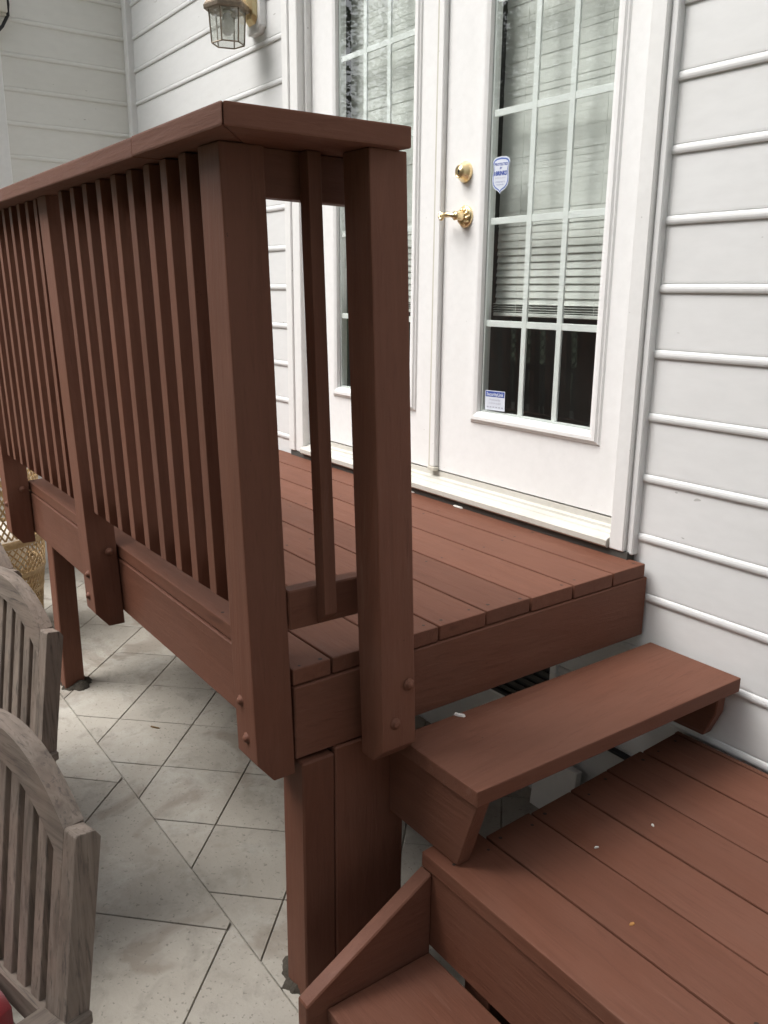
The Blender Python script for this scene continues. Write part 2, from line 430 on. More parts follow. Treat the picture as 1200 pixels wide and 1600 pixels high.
# upright casing on the far wall, with a dark door leaf beyond it (a door frame seen edge on)
H(box('corner_trim', (XC-.012, -.86, -.62), (XC+.030, -.712, 3.18), M_TRIM, None, .004))
VF = H(box('vent', (-.70, -.004, -.615), (-.325, .010, -.430), M_BLACK))
def VC(o):
    o.parent = VF; o.matrix_parent_inverse = Matrix.Identity(4)
for lo, hi in (((-.725, -.016, -.640), (-.699, .008, -.405)), ((-.326, -.016, -.640), (-.300, .008, -.405)), ((-.698, -.016, -.640), (-.327, .008, -.616)), ((-.698, -.016, -.429), (-.327, .008, -.405))):
    VC(box('frame', lo, hi, M_TRIM, None, .002))
for k in range(6):
    VC(box('louvre', (-.697, -.012, -.606+k*.030), (-.328, -.006, -.590+k*.030), M_MORTAR))
H(box('soffit', (XC-.25, -.42, 3.201), (4.5, .30, 3.24), M_TRIM))
H(box('roof', (XC-.35, -.50, 3.241), (4.6, 3.5, 3.36), M_ROOF, None, 0, lambda x, y, z: (x, y, z+(y+.5)*.5)))
H(box('gutter', (XC-.25, -.52, 3.13), (4.5, -.422, 3.235), M_TRIM, None, .01))

# door surround
DY = .030                                      # outer face of the door leaves
H(box('door_casing', (-.114, -.036, .018), (-.062, .10, 2.20), M_TRIM, None, .004))
H(box('door_casing', (-.0615, -.022, .012), (-.040, .02, 2.20), M_SIDING, None, .003))
H(box('door_casing', (-1.978, -.036, .022), (-1.925, .02, 2.20), M_TRIM, None, .004))
H(box('door_casing', (-1.9245, -.029, .022), (-1.862, .10, 2.20), M_TRIM, None, .003))
H(box('door_casing', (-1.861, -.036, 2.135), (-.1145, .10, 2.20), M_TRIM, None, .004))
H(box('door_stop', (-1.8615, .004, .075), (-1.846, .075, 2.134), M_TRIM, None, .002))
# sill with steps
bm = bmesh.new()
sp = [(-.040, .020), (-.046, .026), (-.046, .042), (-.040, .047), (-.020, .053), (-.018, .050), (-.012, .052), (-.010, .056), (.004, .060), (.006, .057), (.012, .059), (.014, .066), (.026, .070), (.028, .0875), (.09, .0885), (.09, .020)]
add_prism(bm, [(-1.860, y, z) for y, z in sp], [(-.1155, y, z) for y, z in sp])
H(link('door_sill', from_bm('door_sill', bm), M_SILL))
H(box('door_sill', (-1.97, -.030, -.05), (-.05, .02, .0195), M_MORTAR))

def moulding_mesh(x0, x1, z0, z1, y, wdt):
    """mitred picture-frame moulding round an opening x0..x1, z0..z1 (inner edges)"""
    prof = [(0, .006), (.003, -.007), (.011, -.011), (.017, -.013), (.027, -.013), (.032, -.007), (wdt-.004, -.006), (wdt, .0)]   # (outward, y rel)
    bm = bmesh.new(); rings = []
    for d, yy in prof:
        rings.append([bm.verts.new(p) for p in ((x0-d, y+yy, z0-d), (x1+d, y+yy, z0-d), (x1+d, y+yy, z1+d), (x0-d, y+yy, z1+d))])
    for a, b_ in zip(rings, rings[1:]):
        for k in range(4): bm.faces.new((a[k], a[(k+1) % 4], b_[(k+1) % 4], b_[k]))
    me = from_bm('glazing_frame', bm); return me

ZB, ZT = .335, 1.945                           # glass opening
def leaf(xa, xb, g0, g1, cols):
    """one glazed door leaf with its slab, moulding, panes behind one sheet of glass, and grille bars"""
    # slab: four members forming one mesh
    bm = bmesh.new()
    o0, o1 = g0-.006, g1+.006
    for lo, hi in (((xa, DY, .093), (xb, DY+.045, ZB-.006)), ((xa, DY, ZT+.006), (xb, DY+.045, 2.13)),
                   ((xa, DY, ZB-.006), (o0, DY+.045, ZT+.006)), ((o1, DY, ZB-.006), (xb, DY+.045, ZT+.006))):
        add_box(bm, lo, hi)
    bmesh.ops.remove_doubles(bm, verts=bm.verts, dist=1e-5)
    d = H(link('door', from_bm('door', bm), M_DOOR))
    def C(o):
        o.parent = d; o.matrix_parent_inverse = Matrix.Identity(4); return o
    C(link('glazing_frame', moulding_mesh(g0, g1, ZB, ZT, DY, .040), M_DOOR))
    gm = box('glass_pane', (g0-.004, DY+.006, ZB-.004), (g1+.004, DY+.0065, ZT+.004), M_GLASS); C(gm)
    # spacer round the sealed unit
    bm = bmesh.new()
    for lo, hi in (((g0-.004, DY+.009, ZB-.004), (g0+.007, DY+.023, ZT+.004)), ((g1-.007, DY+.009, ZB-.004), (g1+.004, DY+.023, ZT+.004)),
                   ((g0+.008, DY+.009, ZB-.004), (g1-.008, DY+.023, ZB+.006)), ((g0+.008, DY+.009, ZT-.006), (g1-.008, DY+.023, ZT+.004))):
        add_box(bm, lo, hi)
    C(link('glass_spacer', from_bm('glass_spacer', bm), M_GRILLE))
    for z in (.632, .956, 1.280, 1.604):
        C(box('muntin', (g0+.0075, DY+.013, z-.0105), (g1-.0075, DY+.019, z+.0105), M_GRILLE, None, .001))
    for x in cols:
        C(box('muntin', (x-.0105, DY+.012, ZB+.0065), (x+.0105, DY+.020, ZT-.0065), M_GRILLE, None, .001))
    return d, C
doorR, CR = leaf(-.972, -.068, -.762, -.266, (-.578, -.428))
doorL, CL = leaf(-1.845, -1.004, -1.652, -1.152, (-1.478, -1.326))
tag(doorR, 'right door leaf with brass deadbolt and lever'); tag(doorL, 'left door leaf half hidden by the railing')
# astragal between the leaves (fixed to the left leaf)
CL(box('astragal', (-1.0035, .010, .105), (-.9745, DY+.02, 2.128), M_DOOR, None, .003))
CL(box('astragal', (-1.022, .020, .100), (-1.0045, DY-.0005, 2.128), M_SEAL, None, .002))
CL(box('door_sweep', (-1.008, .004, .090), (-.968, DY-.001, .104), M_SEAL, None, .002))
# deadbolt
def facey(cx, cy, cz): return lambda x, y, z: (cx+x, cy-z, cz+y)
bm = bmesh.new()
add_lathe(bm, [(0.033, 0), (.033, .006), (.030, .012), (.0225, .024), (.021, .030), (.0185, .032), (.017, .030), (.0155, .0295), (.0150, .0315), (0, .032)], 28, facey(-.868, DY, 1.117))
DB = CR(link('deadbolt', from_bm('deadbolt', bm, True), M_BRASS))
bm = bmesh.new(); add_box(bm, (-.8695, DY-.0335, 1.109), (-.8668, DY-.0318, 1.124)); add_lathe(bm, [(.0040, .0), (.0040, .0332), (0, .0332)], 10, facey(-.868, DY, 1.118))
CR(link('keyhole', from_bm('keyhole', bm), M_BLACK))
# lever handle: oval rose with leafy relief, short neck and a scrolled lever end
bm = bmesh.new()
add_lathe(bm, [(.036, 0), (.036, .004), (.032, .009), (.024, .012), (.016, .016), (.0135, .030), (.0135, .044), (.015, .048), (.0, .052)], 28, facey(-.862, DY, .978))
for k in range(9):
    a = k*2*math.pi/9
    add_tube(bm, [(-.862+math.cos(a)*.012, DY-.018, .978+math.sin(a)*.012), (-.862+math.cos(a+.35)*.022, DY-.016, .978+math.sin(a+.35)*.022), (-.862+math.cos(a+.8)*.030, DY-.009, .978+math.sin(a+.8)*.030)], [.0035, .0055, .003], 6)
pts = []; rads = []
for i in range(9):
    t = i/8; pts.append((-.862-.066*t, DY-.046-.006*math.sin(t*3.1), .978+.006*math.sin(t*2.6)-.001)); rads.append(.0085-.0025*t+(.002 if i in (4, 5) else 0))
for i in range(1, 15):
    a = R(100+i*34); r = .0150-.00075*i
    pts.append((-.928-.004+r*math.cos(a)*.95, DY-.047, .982-.012+r*math.sin(a)+.011)); rads.append(.0050-.00008*i)
add_tube(bm, pts, rads, 10)
CR(link('lever_handle', from_bm('lever_handle', bm, True), M_BRASS))
# room behind the doors
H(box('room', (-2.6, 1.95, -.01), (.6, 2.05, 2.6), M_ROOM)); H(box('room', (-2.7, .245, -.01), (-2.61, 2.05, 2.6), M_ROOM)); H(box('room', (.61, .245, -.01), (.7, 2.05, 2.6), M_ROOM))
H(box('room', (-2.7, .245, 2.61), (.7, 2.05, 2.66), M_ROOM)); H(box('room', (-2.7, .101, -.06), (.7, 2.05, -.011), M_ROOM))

# blinds hung behind each leaf
def blind(x0, x1, zb, label):
    b_ = empty('window_blind', ((x0+x1)/2, .115, zb)); tag(b_, label, 'blind', 'blinds hung inside the doors')
    wd = (x1-x0)/2; pitch = .0203; n = 0
    bm = bmesh.new()      # slat: shallow arc
    prof = [(-.0125, -.0002), (-.006, .0001), (0, .0002), (.006, .0001), (.0125, -.0002)]
    up = [bm.verts.new((-wd, y, z+.0004)) for y, z in prof]; u2 = [bm.verts.new((wd, y, z+.0004)) for y, z in prof]
    lo = [bm.verts.new((-wd, y, z-.0004)) for y, z in prof]; l2 = [bm.verts.new((wd, y, z-.0004)) for y, z in prof]
    for i in range(4):
        bm.faces.new((up[i], up[i+1], u2[i+1], u2[i])); bm.faces.new((lo[i+1], lo[i], l2[i], l2[i+1]))
    bm.faces.new((up[0], u2[0], l2[0], lo[0])); bm.faces.new((up[4], lo[4], l2[4], u2[4]))
    me = from_bm('slat', bm); me.materials.append(M_BLIND)
    z = .018
    while zb+z < 1.95:
        zz = zb+z
        o = link('slat', me, M_BLIND, b_, (0, random.uniform(-.001, .001), z))
        t = 88 if zz > .98 else 88-12*min(1, (.98-zz)/.12)
        if z < .05: t = 10
        o.rotation_euler = (R(t+random.uniform(-1, 1)), random.uniform(-.0012, .0012), 0)
        z += (.008 if z < .05 else pitch if zz > .98 else .0228)
    box('bottom_rail', (-wd, -.012, 0), (wd, .012, .012), M_BLIND, b_, .002)
    box('head_rail', (-wd, -.014, 1.955-zb), (wd, .014, 1.99-zb), M_BLIND, b_, .002)
    for cx in (-wd*.6, wd*.6):
        bm = bmesh.new(); add_tube(bm, [(cx, -.014, .01), (cx, -.014, 1.96-zb)], .0008, 4); link('ladder_cord', from_bm('ladder_cord', bm), M_BLIND, b_)
blind(-.79, -.235, .655, 'white slatted blind behind the right door, its bottom slats open')
blind(-1.68, -1.125, .655, 'white slatted blind behind the left door above the railing cap')

# stickers on the right door's glass
def text_mesh(body, size, m, parent, loc, bold=0.0, name='lettering', xs=1.0):
    cu = bpy.data.curves.new('lettering', 'FONT'); cu.body = body; cu.size = size; cu.align_x = 'CENTER'; cu.align_y = 'CENTER'; cu.offset = bold; cu.resolution_u = 2
    t = bpy.data.objects.new('tmp_text', cu); COL.objects.link(t)
    dg = bpy.context.evaluated_depsgraph_get(); me = bpy.data.meshes.new_from_object(t.evaluated_get(dg)); bpy.data.objects.remove(t)
    me.name = name
    for v in me.vertices: v.co = Vector((v.co.x*xs, 0, v.co.y))
    me.materials.clear(); me.materials.append(m)
    o = link(name, me, m, parent, loc); return o
def shield(s):
    half = [(0, .056), (.022, .054), (.034, .049), (.036, .046), (.039, .041), (.0395, .036), (.036, .031), (.0335, .022), (.0335, .014), (.036, .004), (.038, -.008), (.0375, -.020), (.033, -.032), (.024, -.041), (.012, -.0465), (.005, -.050), (0, -.056)]
    return [(x*s, z*s) for x, z in half]+[(-x*s, z*s) for x, z in half[-2:0:-1]]
def flat(name, poly, y, th, m, parent):
    return prism(name, [(x, y, z) for x, z in poly], [(x, y-th, z) for x, z in poly], m, parent)
GY = DY+.0055
st = empty('security_sticker', (-.706, GY, 1.093)); tag(st, 'white and blue shield shaped security sticker on the glass near the deadbolt', 'sticker')
st.rotation_euler = (0, R(2), 0)
flat('backing', shield(1.0), 0, .0003, M_STICK, st); flat('outline', shield(.93), -.0004, .0002, M_STEDGE, st); flat('face', shield(.845), -.0007, .0002, M_STICK, st)
text_mesh('PROTECTED', .0110, M_BLUE, st, (0, -.0011, .032), .0004); text_mesh('BY', .0090, M_BLUE, st, (0, -.0011, .0205), .0004)
text_mesh('BRINKS', .0175, M_BLUE, st, (.003, -.0011, .005), .0010, xs=.86)
bm = bmesh.new()
for k in range(3): add_box(bm, (-.0305+k*.0026, -.0012, -.001), (-.0290+k*.0026, -.0010, .0110))
link('emblem', from_bm('emblem', bm), M_BLUE, st)
text_mesh('HOME SECURITY', .0062, M_GREYP, st, (0, -.0011, -.0085)); text_mesh('CONNECTED TO', .0058, M_BLUE, st, (0, -.0011, -.0205)); text_mesh('POLICE & FIRE', .0052, M_BLUE, st, (0, -.0011, -.0285))
s2 = empty('alarm_sticker', (-.690, GY, .379)); tag(s2, 'small rectangular sticker with blue heading low on the right door glass', 'sticker')
s2.rotation_euler = (0, R(-1.5), 0)
flat('backing', [(-.048, -.033), (.048, -.033), (.048, .033), (-.048, .033)], 0, .0003, M_STICK, s2)
flat('heading', [(-.0455, .012), (.0455, .012), (.0455, .0305), (-.0455, .0305)], -.0004, .0002, M_BLUE, s2)
text_mesh('SecurityLink', .0165, M_STICK, s2, (0, -.0009, .0205), .0003); text_mesh('Protected by', .010, M_GREYP, s2, (0, -.0009, .0025)); text_mesh('24 HOUR ALARM', .0078, M_GREYP, s2, (0, -.0009, -.0095))
bm = bmesh.new()
for k in range(6): add_box(bm, (-.038+k*.014, -.0009, -.024), (-.030+k*.014, -.0006, -.0205))
link('fine_print', from_bm('fine_print', bm), M_GREYP, s2)

# ------------------------------------------------------------------ wall lantern
lan = empty('wall_lantern', (-2.235, 0, 1.90)); tag(lan, 'six sided glass and aged brass wall lantern beside the left door casing', 'lantern')
LY = -.148
def octo(hw, hh, ch): return [(-hw+ch, -hh), (hw-ch, -hh), (hw, -hh+ch), (hw, hh-ch), (hw-ch, hh), (-hw+ch, hh), (-hw, hh-ch), (-hw, -hh+ch)]
def plate(name, hw, hh, ch, y0, y1, zc, m, k=1.0):
    return prism(name, [(x, y0, z+zc) for x, z in octo(hw, hh, ch)], [(x*k, y1, z*k+zc) for x, z in octo(hw, hh, ch)], m, lan, .003)
plate('mounting_block', .068, .155, .026, .004, -.030, .060, M_TRIM)
plate('back_plate', .050, .125, .022, -.030, -.052, .062, M_BRASS, .84)
bm = bmesh.new(); add_tube(bm, [(0, -.05, .135), (0, -.085, .170), (0, -.125, .172), (0, LY, .150), (0, LY, .105)], .009, 10); link('arm', from_bm('arm', bm, True), M_BRASS, lan)
def hexp(r, z, rot=0): return [(r*math.cos(R(60*k+rot)), LY+r*math.sin(R(60*k+rot)), z) for k in range(6)]
RT, RB, ZT_, ZB_ = .078, .069, -.018, -.152
HR = 12
prism('roof', hexp(.098, -.006, HR), hexp(.040, .075, HR), M_OLDBRASS, lan, .003)
prism('roof_rim', hexp(.099, -.026, HR), hexp(.101, -.0065, HR), M_OLDBRASS, lan, .003)
T, B = hexp(RT, ZT_, HR), hexp(RB, ZB_, HR)
bm = bmesh.new()
for k in range(6):
    add_tube(bm, [T[k], B[k]], .0032, 6); add_tube(bm, [B[k], B[(k+1) % 6]], .0030, 6); add_tube(bm, [T[k], T[(k+1) % 6]], .0038, 6)
link('frame', from_bm('frame', bm), M_OLDBRASS, lan)
for k in range(6):
    q = (k+1) % 6; c = Vector((0, LY, 0))
    def ins(p, d): v = Vector(p); dr = Vector((v.x, v.y-LY, 0)).normalized()*d; return tuple(v-dr)
    prism('glass_pane', [ins(B[k], .0005), ins(B[q], .0005), ins(T[q], .0005), ins(T[k], .0005)], [ins(B[k], .002), ins(B[q], .002), ins(T[q], .002), ins(T[k], .002)], M_LGLASS, lan)
bm = bmesh.new(); add_lathe(bm, [(0, -.118), (.012, -.116), (.024, -.105), (.030, -.088), (.029, -.072), (.020, -.050), (.014, -.032), (.0135, -.020)], 20, lambda x, y, z: (x, LY+y, z)); link('bulb', from_bm('bulb', bm, True), M_BULB, lan)
bm = bmesh.new(); add_lathe(bm, [(.0145, -.034), (.019, -.033), (.019, -.007), (0, -.007)], 16, lambda x, y, z: (x, LY+y, z)); link('socket', from_bm('socket', bm), M_PLASTIC, lan)

# box and cable at the top of the far wall
ub = empty('junction_box', (XC+.03, -.715, 2.10)); tag(ub, 'cream plastic junction box with black cable high on the far wall', 'junction box')
box('cover', (-.005, -.085, .015), (.060, .045, .155), M_PLASTIC, ub, .008, None, 2)
box('base', (-.004, -.075, .002), (.040, .040, .0145), M_PLASTIC, ub, .002)
bm = bmesh.new(); add_tube(bm, [(.030, .048, .150), (.034, .054, .06), (.032, .050, .010), (.020, .020, -.045), (.040, -.030, -.10), (.042, -.080, -.19), (.042, -.11, -.30), (.042, -.12, -.9)], .0085, 8); link('cable', from_bm('cable', bm, True), M_BLACK, ub)

# ------------------------------------------------------------------ raised deck
SD, SK = .0605, .0744
def dk(x, y, z): return (x+SK*y*max(0, min(1, 1+x/2.4)), y, z+SD*y)       # deck falls away from the house and is a little out of square
deck = empty('deck', (-1.1, -.6, GZ)); tag(deck, 'raised brown stained wooden deck in front of the double doors', 'deck')
def P(o, par=None):
    par = par or deck
    o.parent = par; o.matrix_parent_inverse = Matrix.Translation(par.location).inverted(); return o
XE = -2.36
gaps = [-.017]+[-.1415-.1445*k for k in range(7)]+[-1.104]
for a, b_ in zip(gaps, gaps[1:]):
    j = .004+random.uniform(-.003, .003)
    y1 = a-(.0029 if a < -.02 else 0); y0 = b_+(.0029 if b_ > -1.1 else 0)
    P(box('deck_board', (XE+random.uniform(-.004, .004), y0, -.038), (j, y1, 0), STX, None, .0035, dk, 2))
P(box('rim_joist', (-.030, -1.1045, -.2150), (.0085, -.0065, -.0405), STY, None, .003, dk))
P(box('rim_joist', (XE-.002, -1.1068, -.2185), (-.0315, -1.065, -.0440), STX, None, .003, dk))
P(box('rim_joist', (XE+.02, -1.0645, -.2185), (XE+.058, -.012, -.0405), STY, None, .003, dk))
P(box('rim_joist', (XE+.06, -.052, -.2185), (-.0315, -.014, -.0405), STX, None, .003, dk))
for k in range(5):
    x = -.40-k*.4; P(box('joist', (x, -1.064, -.19), (x+.038, -.053, -.0405), STY, None, .002, dk))
P(box('support_post', (-.150, -1.098, GZ-.02), (-.057, -1.013, -.288), STZ, None, .004))
P(box('support_post', (-.098, -1.0105, GZ-.02), (-.058, -.813, -.276), STZ, None, .004))
P(box('support_post', (-2.168, -1.098, GZ-.02), (-2.078, -1.015, -.288), STZ, None, .004))
P(box('support_post', (-2.215, -.14, GZ-.02), (-2.078, -.055, -.232), STZ, None, .004))

M_NAIL = simple('rusty_nail', (.035, .018, .012), .7)[0]
def nails(name, pts, par):
    bm = bmesh.new()
    for x, y, z in pts:
        r = .0045*random.uniform(.8, 1.2); cv = bm.verts.new((x, y, z+.0009)); ring = [bm.verts.new((x+r*math.cos(k*math.pi/4), y+r*math.sin(k*math.pi/4), z+.0003)) for k in range(8)]
        for k in range(8): bm.faces.new((cv, ring[k], ring[(k+1) % 8]))
    o = P(link(name, from_bm(name, bm), M_NAIL), par); o['kind'] = 'stuff'
pts = []
for a, b_ in zip(gaps, gaps[1:]):
    for x in (-.022, -.40, -.80, -1.20, -1.60):
        for t in (.2, .8):
            if random.random() < .8:
                y = a+(b_-a)*(t+random.uniform(-.05, .05)); q = dk(x+random.uniform(-.012, .012), y, 0); pts.append(q)
nails('nail_heads', pts, deck)
# ------------------------------------------------------------------ railing
rail = empty('deck_railing', (-1.1, -1.15, 0)); tag(rail, 'brown wooden railing with square balusters along the deck edge', 'railing')
def RL(o): return P(o, rail)
def lerp(a, b_, t): return tuple(a[i]+(b_[i]-a[i])*t for i in range(3))
def post(xb, xt, yb, yt, zb, cut, zt=.9965, axis='y'):
    """xb=(x0,x1) at the bottom, xt at the top; the lower outer corner is cut off at a slant"""
    (x0, x1), (u0, u1), (y0, y1), (v0, v1) = xb, xt, yb, yt
    zt0 = zt
    bm = bmesh.new()
    if axis == 'y':      # outer face is -y: cut runs from the outer face inwards
        ym = y0+.040
        A = [(x0, y0, zb), (x0, ym, zb-cut), (x0, y1, zb-cut), (u0, v1, zt0), (u0, v0, zt0)]
        B = [(x1, y0, zb), (x1, ym, zb-cut), (x1, y1, zb-cut), (u1, v1, zt0), (u1, v0, zt0)]
    else:                # outer face is +x
        xm = x1-.040
        A = [(x1, y0, zb), (xm, y0, zb-cut), (x0, y0, zb-cut), (u0, v0, zt0), (u1, v0, zt0)]
        B = [(x1, y1, zb), (xm, y1, zb-cut), (x0, y1, zb-cut), (u0, v1, zt0), (u1, v1, zt0)]
    add_prism(bm, A, B, .0035, 2)
    return RL(link('railing_post', from_bm('railing_post', bm), STZ))
def bolt(par, p, n):
    n = Vector(n); q = n.to_track_quat('Z', 'Y')
    bm = bmesh.new(); add_lathe(bm, [(.0135, -.002), (.0135, .0018), (.008, .0022), (.0085, .0055), (.006, .0085), (0, .0095)], 12)
    me = from_bm('bolt', bm, True)
    o = link('bolt', me, M_BOLT, par, p); o.rotation_euler = q.to_euler(); o.matrix_parent_inverse = Matrix.Translation(rail.location).inverted() @ Matrix.Identity(4)
    o.matrix_parent_inverse = Matrix.Identity(4); return o
p1 = post((-.163, -.070), (-.209, -.116), (-1.202, -1.109), (-1.217, -1.124), -.262, .050)
bolt(p1, (-.138, -1.2025, -.134), (0, -1, 0)); bolt(p1, (-.116, -1.2020, -.215), (0, -1, 0))
p2 = post((-.028, .0575), (-.078, .013), (-.958, -.869), (-.973, -.884), -.250, .040, .9935, 'x')
bolt(p2, (.0560, -.890, -.105), (1, 0, 0)); bolt(p2, (.0565, -.926, -.190), (1, 0, 0))
p3 = post((-1.272, -1.180), (-1.385, -1.292), (-1.200, -1.109), (-1.214, -1.123), -.273, .050)
bolt(p3, (-1.222, -1.2015, -.15), (0, -1, 0)); bolt(p3, (-1.238, -1.2008, -.228), (0, -1, 0)); bolt(p3, (-1.1868, -1.14, -.077), (1, 0, 0))
p4 = post((-2.388, -2.297), (-2.47, -2.378), (-1.200, -1.109), (-1.214, -1.123), -.273, .050)
bolt(p4, (-2.33, -1.2015, -.15), (0, -1, 0)); bolt(p4, (-2.3045, -1.14, -.09), (1, 0, 0))
# mitred cap: long run and short run
CT, CB = 1.0365, .9970
def cap(bot, name='cap_rail', m=STX):
    bm = bmesh.new(); add_prism(bm, [(x, y, z-.0395) for x, y, z in bot], bot, .004, 2); return RL(link(name, from_bm(name, bm), m))
cap([(-2.62, -1.268, 1.0355), (-.0005, -1.2695, CT+.001), (-.1465, -1.128, CT+.001), (-2.62, -1.128, 1.0355)], m=STX) if False else None
cap([(-.418, -1.268, 1.0370), (.0135, -1.2695, 1.0375), (-.1695, -1.1295, 1.0375), (-.418, -1.1295, 1.0370)], m=STX)
cap([(-2.62, -1.267, 1.0350), (-.4195, -1.267, 1.0362), (-.4195, -1.129, 1.0362), (-2.62, -1.129, 1.0350)], m=STX)
cap([(.0150, -1.2685, 1.0370), (.0465, -.8985, 1.0325), (-.152, -.8985, 1.0325), (-.1680, -1.1285, 1.0360)], m=STY)
# rails behind the balusters (long side)
def lean(x0, y0, dx=-.036, dy=-.012): return lambda x, y, z: (x+dx*z, y+dy*z, z)
ln = lambda x, y, z: (x-.040*z, y-.012*z, z)
for xa, xb in ((-1.178, -.164), (-2.296, -1.272)):
    RL(box('top_rail', (xa+.002, -1.163, .905), (xb-.003, -1.125, .9955), STX, None, .003, lambda x, y, z: (x-.055*z, y-.012*z, z)))
    RL(box('bottom_rail', (xa+.002, -1.163, .045), (xb-.003, -1.125, .134), STX, None, .003, lambda x, y, z: (x-.055*z, y-.012*z, z)))
RL(box('top_rail', (-.165, -1.111, .903), (-.128, -.9, .9925), STY, None, .002, lambda x, y, z: (x, y-.014*z, z+(-.9-y)*.018)))
RL(box('bottom_rail', (-.115, -1.111, .028), (-.077, -.9, .117), STY, None, .003, lambda x, y, z: (x, y-.014*z, z)))
# balusters: outer lower corner cut at a slant
def baluster(x, xt, zlow=.078):
    wd = .034; j = random.uniform(-.002, .002)
    y0, y1 = -1.2000, -1.1640; v0, v1 = y0-.012, y1-.012
    A = [(x-wd, y0, zlow), (x-wd, y1-.002, zlow-.028), (x-wd, y1, zlow-.028), (xt-wd, v1, .9945), (xt-wd, v0, .9945)]
    B = [(x, p[1], p[2]) if p[2] < .9 else (xt, p[1], p[2]) for p in A]
    bm = bmesh.new(); add_prism(bm, A, B, .0025); return RL(link('baluster', from_bm('baluster', bm), STZ))
BT = [-.279, -.380, -.476, -.583, -.692, -.805, -.916, -1.024, -1.136]
BB = [-.247, -.345, -.441, -.541, -.650, -.755, -.860, -.966, -1.074]
for xb, xt in zip(BB, BT): baluster(xb, xt)
for k in range(9):
    xt = -1.406-.1045*k+random.uniform(-.003, .003); baluster(xt+.052, xt)
bm = bmesh.new(); wd = .034
A = [(-.0415, -1.044, .060), (-.0740, -1.044, .032), (-.0762, -1.044, .032), (-.1270, -1.0430, .9935), (-.0930, -1.0430, .9935)]
B = [(p[0], p[1]+.030, p[2]) for p in A]
add_prism(bm, A, B, .0025); RL(link('baluster', from_bm('baluster', bm), STZ))

# ------------------------------------------------------------------ hanging step
def sl(x, y, z): return (x, y, z+SD*y)
step = empty('step', (.2, -.45, -.45)); tag(step, 'single thick brown plank step on angled brackets below the deck edge', 'step')
SP = lambda x, y, z: (x+SK*y, y, z+SD*y)
P(box('tread', (.0485, -.868, -.2585), (.3300, -.020, -.2195), STY, None, .004, SP, 2), step)
def bracket(y0, y1, zoff, xk, xf=0.0):
    pts = [(-.058 if xf == 0 else .035, -.323+zoff), (-.058 if xf == 0 else .035, -.4965+zoff), (.200+xk, -.4965+zoff), (.2555+xk, -.3235+zoff)]
    A = [(x, y0, z) for x, z in pts]; B = [(x, y1, z) for x, z in pts]
    # top edge follows the slope of the tread
    return P(prism('bracket', A, B, STX, step, .003), step)
def bracket2(y0, y1, pts):
    f = lambda y: [(x, y, (-.2605+SD*y) if top else z) for x, z, top in pts]
    return P(prism('bracket', f(y0), f(y1), STX, None, .003), step)
bracket2(-.858, -.820, [(-.058, 0, True), (-.058, -.4955, False), (.199, -.4955, False), (.2585, 0, True)])
bracket2(-.058, -.022, [(.034, 0, True), (.034, -.405, False), (.262, -.404, False), (.292, -.33, False), (.2955, 0, True)])

# ------------------------------------------------------------------ lower deck and stair
low = empty('lower_deck', (.9, -.45, GZ)); tag(low, 'low brown plank platform at the bottom right below the step', 'deck')
def LW(o): return P(o, low)
LZ = -.446
lg = [-.022, -.0365, -.177, -.319, -.457, -.597, -.740, -.888]
lg = [-.016, -.036, -.177, -.319, -.457, -.597, -.740, -.888]
for a, b_ in zip(lg, lg[1:]):
    LW(box('deck_board', ((.109 if b_ < -.8 else .163)+random.uniform(-.003, .004), b_+.0021, LZ-.038), (3.2, a-.0021, LZ+random.uniform(-.0008, .0008)), STX, None, .0035, sl, 2))
LW(box('fascia', (.105, -.879, -.740), (3.2, -.842, -.5365), STX, None, .003))
LW(box('fascia', (.145, -.841, -.7), (.183, -.03, LZ-.0385), STY, None, .003, sl))
LW(box('joist', (.8, -.841, LZ-.18), (.838, -.03, LZ-.0385), STY, None, .003, sl)); LW(box('joist', (1.5, -.841, LZ-.18), (1.538, -.03, LZ-.0385), STY, None, .003, sl))
LW(box('support_post', (.215, -.838, GZ-.02), (.30, -.75, LZ-.09), STZ, None, .003)); LW(box('support_post', (2.6, -.838, GZ-.02), (2.69, -.75, LZ-.09), STZ, None, .003))
pts = []
for a, b_ in zip(lg, lg[1:]):
    for x in (.195, .82, 1.52):
        for t in (.2, .8):
            if a-b_ > .05 and random.random() < .8: y = a+(b_-a)*(t+random.uniform(-.05, .05)); pts.append(sl(x+random.uniform(-.01, .01), y, LZ+.0006))
nails('nail_heads', pts, low)
stair = empty('bottom_step', (.6, -1.03, GZ)); tag(stair, 'lowest brown step with slanted side board next to the patio', 'step')
def SR(o): return P(o, stair)
sp = [(-.8805, -.5405), (-.8805, GZ+.001), (-1.212, GZ+.001), (-1.212, -.722)]
SR(prism('stringer', [(.103, y, z) for y, z in sp], [(.1405, y, z) for y, z in sp], STY, None, .003))
sp2 = [(2.0, p) for p in sp]
SR(prism('stringer', [(2.0, y, z) for y, z in sp], [(2.038, y, z) for y, z in sp], STY, None, .003))
SR(box('tread', (.1430, -1.164, -.7885), (1.997, -.8850, -.7490), STX, None, .004, None, 2))
SR(box('riser', (.1430, -1.152, GZ+.002), (1.997, -1.114, -.790), STX, None, .003))

